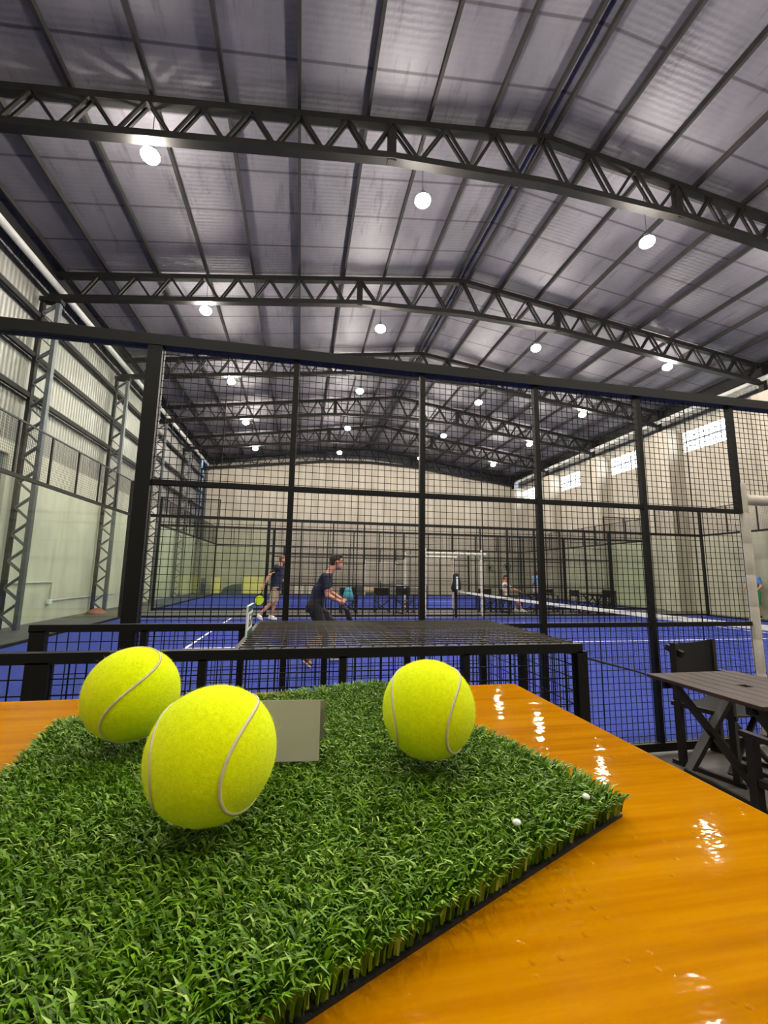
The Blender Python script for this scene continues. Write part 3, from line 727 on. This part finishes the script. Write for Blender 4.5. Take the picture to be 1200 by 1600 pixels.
MB().tube([(-.05, 0, .43), (-.04, 0, .50), (.04, 0, .50), (.05, 0, .43)], .01, 6).build('handle', M['black_cloth'], bo_); MB().box(-.11, .09, -.12, -.085, .06, .22).build('front_pocket', M['teal'], bo_)
jk = thing('draped_jacket', 'black jacket with a white stripe hanging over the far net post', 'jacket', (4.98, 13.33, .93))
jm = MB(); rings = []
for z, wx, wy in ((-.12, .13, .07), (0, .17, .09), (.12, .15, .08), (.28, .12, .07), (.42, .10, .06), (.48, .05, .035)):
    rings.append([(wx*(1+.1*math.sin(3*a+z*9))*math.cos(a), wy*(1+.12*math.sin(4*a))*math.sin(a), z+.03) for a in [2*PI*k/20 for k in range(20)]])
jm.loft(rings).build('cloth', M['black_cloth'], jk, True); MB().box(-.03, .02, -.11, -.07, 0, .4).build('white_stripe', M['white'], jk)

# ------------------------------------------------------------------ people
def rem(o, vox, sm=6):
    m = o.modifiers.new('remesh', 'REMESH'); m.mode = 'VOXEL'; m.voxel_size = vox; m.use_smooth_shade = True
    s_ = o.modifiers.new('smooth', 'SMOOTH'); s_.iterations = sm; s_.factor = .5; return o
def hand(mb, p, d, n, side, grip=.6, sc=1.0):
    """palm at p pointing along d, palm normal n; five fingers"""
    d = Vector(d).normalized(); n = Vector(n); n = (n-d*n.dot(d)).normalized(); s_ = d.cross(n)*side; p = Vector(p)
    R3 = Matrix((d, s_, n)).transposed()
    mb.ell(p+d*.04*sc, (.052*sc, .042*sc, .019*sc), R3)
    for k, ln in enumerate((.072, .08, .075, .058)):
        b0 = p+d*.075*sc+s_*(.030-.020*k)*sc; a1 = grip*.6; a2 = grip*1.5
        d1 = d*math.cos(a1)+n*math.sin(a1); d2 = d*math.cos(a2)+n*math.sin(a2)
        m1 = b0+d1*ln*.5*sc; m2 = m1+d2*ln*.5*sc; mb.tube([b0-d*.02, b0, m1, m2], [.0095*sc, .0095*sc, .0085*sc, .0065*sc], 8); mb.ell(m2, (.0068*sc,)*3, nu=8, nv=6)
    t0 = p+d*.015*sc+s_*.032*sc; t1 = t0+(s_*.8+d*.7+n*.3).normalized()*.035*sc; t2 = t1+(d*.9+s_*.2+n*.6).normalized()*.03*sc
    mb.tube([t0, t1, t2], [.013*sc, .011*sc, .008*sc], 8); mb.ell(t2, (.0082*sc,)*3, nu=8, nv=6)
def ringe(c, ax, w, d_, n=20):
    """ellipse ring: ax=(side vector, depth vector)"""
    c = Vector(c); return [c+Vector(ax[0])*w*math.cos(a)+Vector(ax[1])*d_*math.sin(a) for a in [2*PI*k/n for k in range(n)]]
def person(label, J, mats, face, vox=.007, hair='short', org=None, bulk=1.0, sleeve=.55, shorts=.85, extra=None, beard=False, grip=.7, lift=.014):
    """J: dict of world joints: pelvis, chest, neck, head, shoulders sl/sr, elbows el/er, wrists wl/wr, hips hl/hr, knees kl/kr, ankles al/ar, toes tl/tr"""
    J = {k: Vector(v) for k, v in J.items()}; org = Vector(org)
    for k_ in J: J[k_] = J[k_]+Vector((0,0,lift))
    t = thing('person', label, 'person', (org[0], org[1], lift)); org = Vector((org[0], org[1], lift))
    F = Vector(face).normalized(); Z = Vector((0,0,1))
    sv = (J['sl']-J['sr']).normalized(); fw = Vector((sv.y, -sv.x, 0)); fw = fw if fw.dot(F) > 0 else -fw; fw.normalize()
    hv = (J['hl']-J['hr']).normalized()
    def torso(mb, g, z0=0, top=True):
        g = g+(bulk-1)*.15
        sp = J['chest']-J['pelvis']; 
        rings = [ringe(J['pelvis']-sp.normalized()*.10, (hv, fw), .12+g, .10+g), ringe(J['pelvis'], (hv, fw), .165+g, .118+g), ringe(J['pelvis']+sp*.4, (hv, fw), .148+g, .108+g),
                 ringe(J['pelvis']+sp*.8, (sv, fw), .165+g, .118+g), ringe(J['chest'], (sv, fw), .172+g, .112+g), ringe(J['chest']+(J['neck']-J['chest'])*.6, (sv, fw), .135+g, .085+g), ringe(J['neck']-(J['neck']-J['chest']).normalized()*.01, (sv, fw), .068+g, .062+g)]
        mb.loft(rings)
        for s in ('sl', 'sr'): mb.limb(J['chest']+(J[s]-J['chest'])*.55+Z*.02, J[s], .062+g, .058+g)
    b = MB(); torso(b, 0)
    b.limb(J['neck']-Z*.02, J['neck']*.35+J['head']*.65, .056, .052)
    H = J['head']; sd = F.cross(Z).normalized(); up = sd.cross(F).normalized(); R3 = Matrix((sd, F, up)).transposed()
    hp = lambda x, y, z: H+R3@Vector((x, y, z))
    b.ell(hp(0, -.008, .025), (.074, .092, .098), R3); b.ell(hp(0, .028, -.045), (.056, .062, .065), R3); b.ell(hp(0, .062, -.085), (.03, .025, .02), R3)
    b.loft([[hp(-.008, .082, .035), hp(.008, .082, .035), hp(.004, .088, .03)], [hp(-.018, .085, -.018), hp(.018, .085, -.018), hp(0, .117, -.012)]])   # nose
    for s in (-1, 1): b.ell(hp(s*.076, -.005, .0), (.012, .02, .032), R3)
    b.ell(hp(0, .088, -.045), (.026, .010, .010), R3)
    for s, L2 in ((1, 'l'), (-1, 'r')):
        b.limb(J['s'+L2], J['e'+L2], .050, .040); b.limb(J['e'+L2], J['w'+L2], .041, .027)
        d = (J['w'+L2]-J['e'+L2]).normalized(); hand(b, J['w'+L2], d, J.get('n'+L2, F), s, grip)
        b.limb(J['h'+L2], J['k'+L2], .085, .056); b.limb(J['k'+L2], J['a'+L2], .056, .036)
        b.limb(J['k'+L2]*.7+J['a'+L2]*.3-F*.012, J['k'+L2]*.55+J['a'+L2]*.45-F*.01, .054, .050)
        ft = J['t'+L2]-J['a'+L2]; b.limb(J['a'+L2]-Z*.02, J['t'+L2]+Z*.012, .036, .030)
    rem(b.build('body', mats['skin'], t, org=org), vox)
    sh = MB(); torso(sh, .013)
    for L2 in 'lr': e = J['s'+L2]+(J['e'+L2]-J['s'+L2])*sleeve; sh.limb(J['s'+L2], e, .066, .058)
    rem(sh.build('shirt', mats['shirt'], t, org=org), vox*1.3, 4)
    so = MB(); sp = (J['chest']-J['pelvis']).normalized(); so.loft([ringe(J['pelvis']-sp*.12, (hv, fw), .13, .11), ringe(J['pelvis']-sp*.02, (hv, fw), .186*bulk**.7, .138*bulk**.7), ringe(J['pelvis']+sp*.07, (hv, fw), .172*bulk**.7, .128*bulk**.7)])
    for L2 in 'lr': e = J['h'+L2]+(J['k'+L2]-J['h'+L2])*shorts; so.limb(J['h'+L2], e, .105, .088)
    rem(so.build('shorts', mats['shorts'], t, org=org), vox*1.3, 4)
    for L2 in 'lr':
        s_ = MB(); a = J['a'+L2]; tt = J['t'+L2]; d = (tt-a); d = d.normalized(); heel = a-Vector((d.x, d.y, 0))*.03
        s_.limb(a-Z*.015-d*.005, a+Z*.0, .046, .044); s_.limb(heel+Vector((0,0,-.045)), tt, .042, .034); s_.ell((heel+tt)/2+Z*.01, (.05, .05, .04))
        so_ = rem(s_.build('shoe', mats['shoe'], t, org=org), vox*1.1, 3)
        q_ = MB(); sd2 = d.cross(Z).normalized(); hh = heel+Vector((0,0,-.078)); th = tt+Vector((0,0,-.026))
        q_.loft([[p+sd2*.04-d*.03 if False else p+sd2*w_, p-sd2*w_, p-sd2*w_+Z*.022, p+sd2*w_+Z*.022] for p, w_ in ((hh-d*.03, .03), (hh, .042), ((hh+th)/2, .044), (th, .046), (th+d*.03, .03))])
        q_.build('shoe_sole', M['shoewhite'], so_, org=org)
    hr = MB(); hr.ell(hp(0, -.020, .045), (.081, .094, .092), R3); hr.ell(hp(0, -.055, -.005), (.07, .052, .07), R3)
    if hair == 'short': hr.ell(hp(0, .035, .098), (.062, .05, .034), R3)
    rem(hr.build('hair', mats['hair'], t, org=org), vox*1.1, 3)
    if beard:
        bd = MB(); bd.ell(hp(0, .052, -.082), (.045, .045, .035), R3); bd.ell(hp(0, .02, -.06), (.06, .045, .035), R3); rem(bd.build('beard', mats['hair'], t, org=org), vox, 3)
    ey = MB()
    for s in (-1, 1): ey.ell(hp(s*.03, .079, .014), (.012, .007, .006), R3)
    ey.build('eyes', M['hair'], t, org=org)
    return t, hp
def racket(label, grip, head, nrm, mface, org):
    """padel racket: grip end, head centre, face normal"""
    g = Vector(grip); h = Vector(head); n = Vector(nrm); a = (h-g).normalized(); n = (n-a*n.dot(a)).normalized(); s = a.cross(n)
    t = thing('padel_racket', label, 'racket', org); P_ = []
    K = 28; out = []
    for k in range(K):
        th = 2*PI*k/K; rr = .128*(1-.10*math.sin(th)); out.append((rr*math.cos(th)*.98, .14*math.sin(th)))
    mb = MB(); mb.loft([[h+s*x*f_+a*y*f_+n*o_ for x, y in out] for f_, o_ in ((.9, -.019), (1, -.012), (1, .012), (.9, .019))]); mb.build('face', mface, t, org=org)
    MB().tube([h+s*x*1.01+a*y*1.01 for x, y in out+[out[0]]], .017, 8).build('rim', M['black_cloth'], t, True, org=org)
    tr_ = MB(); tr_.bar(g, h-a*.19, .026, .026); 
    for sg_ in (-1, 1): tr_.bar(h-a*.2, h-a*.115+s*sg_*.07, .02, .03)
    tr_.build('handle', M['black_cloth'], t, org=org); return t
# man 1: left, navy polo, khaki shorts, facing right (+X)
o1 = (-.75, 12.85, 0)
J1 = dict(pelvis=(-.66,12.85,.96), chest=(-.62,12.85,1.34), neck=(-.57,12.85,1.56), head=(-.50,12.85,1.72), sl=(-.60,13.05,1.49), sr=(-.66,12.66,1.49),
  el=(-.56,13.14,1.20), wl=(-.36,13.10,1.02), er=(-.88,12.60,1.22), wr=(-.98,12.58,.97), nr=(.2,.9,0), nl=(0,-1,0), hl=(-.66,12.95,.93), hr=(-.66,12.76,.93),
  kl=(-.66,12.98,.52), al=(-.78,13.0,.12), tl=(-.62,12.98,.045), kr=(-.76,12.76,.50), ar=(-1.08,12.74,.17), tr=(-.98,12.74,.05))
t1, hp1 = person('bearded man in navy polo shirt and khaki shorts walking right across the court', J1, dict(skin=M['skin'], shirt=M['navy'], shorts=M['khaki'], shoe=M['shoewhite'], hair=M['hairbrown']), (1, 0, -.02), org=o1, beard=True, bulk=1.25)
MB().tube([(-.88+.053*math.cos(a)+.12, 12.615+.053*math.sin(a), 1.345+.02*math.cos(a)) for a in [2*PI*k/14 for k in range(15)]], .013, 6).build('yellow_sleeve_trim', M['yellow'], t1, org=o1)
racket('neon yellow and green round racket held low in the left player\'s hand', (-1.0, 12.60, .93), (-1.08, 12.60, .60), (.25, -1, .1), M['neon'], (-1.0, 12.60, .93))
# man 2: middle, navy shirt, crouched, facing right
o2 = (.35, 6.75, 0)
J2 = dict(pelvis=(.25,6.75,.88), chest=(.34,6.75,1.17), neck=(.44,6.75,1.37), head=(.56,6.75,1.53), sl=(.40,6.95,1.30), sr=(.37,6.56,1.30),
  el=(.50,7.0,1.05), wl=(.66,6.80,.96), er=(.42,6.52,1.03), wr=(.60,6.60,.94), nl=(0,-1,.2), nr=(0,1,.2), hl=(.26,6.86,.84), hr=(.24,6.65,.84),
  kl=(.56,6.92,.52), al=(.56,7.0,.10), tl=(.74,7.0,.045), kr=(.38,6.62,.48), ar=(.12,6.55,.17), tr=(.20,6.54,.045))
t2, hp2 = person('dark haired man in glasses, navy shirt and dark shorts, leaning forward, facing right', J2, dict(skin=M['skin'], shirt=M['navy'], shorts=M['black_cloth'], shoe=M['shoe'], hair=M['hair']), (1, -.04, -.05), org=o2, grip=1.1)
gl = MB()
for s in (-1, 1):
    gl.tube([hp2(s*.034+.024*math.cos(a), .094, .016+.018*math.sin(a)) for a in [2*PI*k/12 for k in range(13)]], .003, 5)
    gl.tube([hp2(s*.058, .09, .02), hp2(s*.082, 0, .02)], .003, 5)
gl.build('glasses', M['rubber'], t2, org=o2)
racket('dark racket held out in front by the middle player with both hands', (.66, 6.68, .93), (.74, 6.42, .72), (.9, .2, .3), M['black_cloth'], (.64, 6.70, .93))
# seated man in the aisle
o3 = (7.8, 15.4, 0)
J3 = dict(pelvis=(7.78,15.48,.56), chest=(7.76,15.5,.92), neck=(7.76,15.5,1.12), head=(7.80,15.46,1.28), sl=(7.82,15.68,1.05), sr=(7.70,15.30,1.05),
  el=(8.0,15.70,.86), wl=(8.22,15.5,.80), er=(7.98,15.22,.86), wr=(8.20,15.24,.80), nl=(0,0,-1), nr=(0,0,-1), hl=(7.84,15.56,.53), hr=(7.80,15.38,.53),
  kl=(8.20,15.5,.52), al=(8.12,15.4,.11), tl=(8.26,15.36,.045), kr=(8.14,15.26,.52), ar=(8.22,15.12,.11), tr=(8.38,15.06,.045))
person('man in a pale shirt seated at the aisle table beyond the net', J3, dict(skin=M['skin'], shirt=M['whitecloth'], shorts=M['black_cloth'], shoe=M['shoewhite'], hair=M['hair']), (.6, -.8, -.1), vox=.010, org=o3)
def stand(x, y, h, fc, l0=0):
    k = h/1.75; F = Vector((fc[0], fc[1], 0)).normalized(); s = Vector((-F.y, F.x, 0)); c = Vector((x, y, 0))
    P_ = lambda a, b, z: tuple(c+s*a*k+F*b*k+Vector((0,0,z*k)))
    return dict(pelvis=P_(0,0,.95), chest=P_(0,.02,1.32), neck=P_(0,.03,1.50), head=P_(0,.06,1.64), sl=P_(.19,.0,1.43), sr=P_(-.19,.0,1.43), el=P_(.25,-.02,1.15), wl=P_(.20,.18,1.0),
        er=P_(-.25,-.02,1.15), wr=P_(-.20,.18,1.0), nl=tuple(-s), nr=tuple(s), hl=P_(.10,0,.92), hr=P_(-.10,0,.92), kl=P_(.12,.06,.50), al=P_(.12,-.02,.11), tl=P_(.13,.13,.055), kr=P_(-.12,.0,.50), ar=P_(-.13,-.10,.11), tr=P_(-.14,.05,.045))
person('person in blue shirt and green shorts standing beyond the glass at the right edge', stand(15.72, 12.55, 1.72, (-1, -.1)), dict(skin=M['skin'], shirt=M['bluecloth'], shorts=M['greencloth'], shoe=M['rubber'], hair=M['hair']), (-1, -.1, 0), vox=.010, org=(15.72, 12.55, 0))
person('small distant person in a light blue shirt and pale shorts on the farther court', stand(11.3, 19.2, 1.62, (0, 1)), dict(skin=M['skin'], shirt=M['lightblue'], shorts=M['whitecloth'], shoe=M['shoewhite'], hair=M['hairbrown']), (.1, 1, 0), vox=.012, org=(11.3, 19.2, 0))

# ------------------------------------------------------------------ world and view
w = bpy.data.worlds.new('world'); scn.world = w; w.use_nodes = True
nt = w.node_tree; bgn = nt.nodes['Background']; sky = nt.nodes.new('ShaderNodeTexSky'); sky.sky_type = 'HOSEK_WILKIE'
nt.links.new(sky.outputs[0], bgn.inputs[0]); bgn.inputs[1].default_value = 1.0
scn.view_settings.view_transform = 'Standard'; scn.view_settings.look = 'None'; scn.view_settings.gamma = 1; scn.view_settings.use_curve_mapping = False
scn.view_settings.exposure = 2.15
scn.cycles.transparent_max_bounces = 32
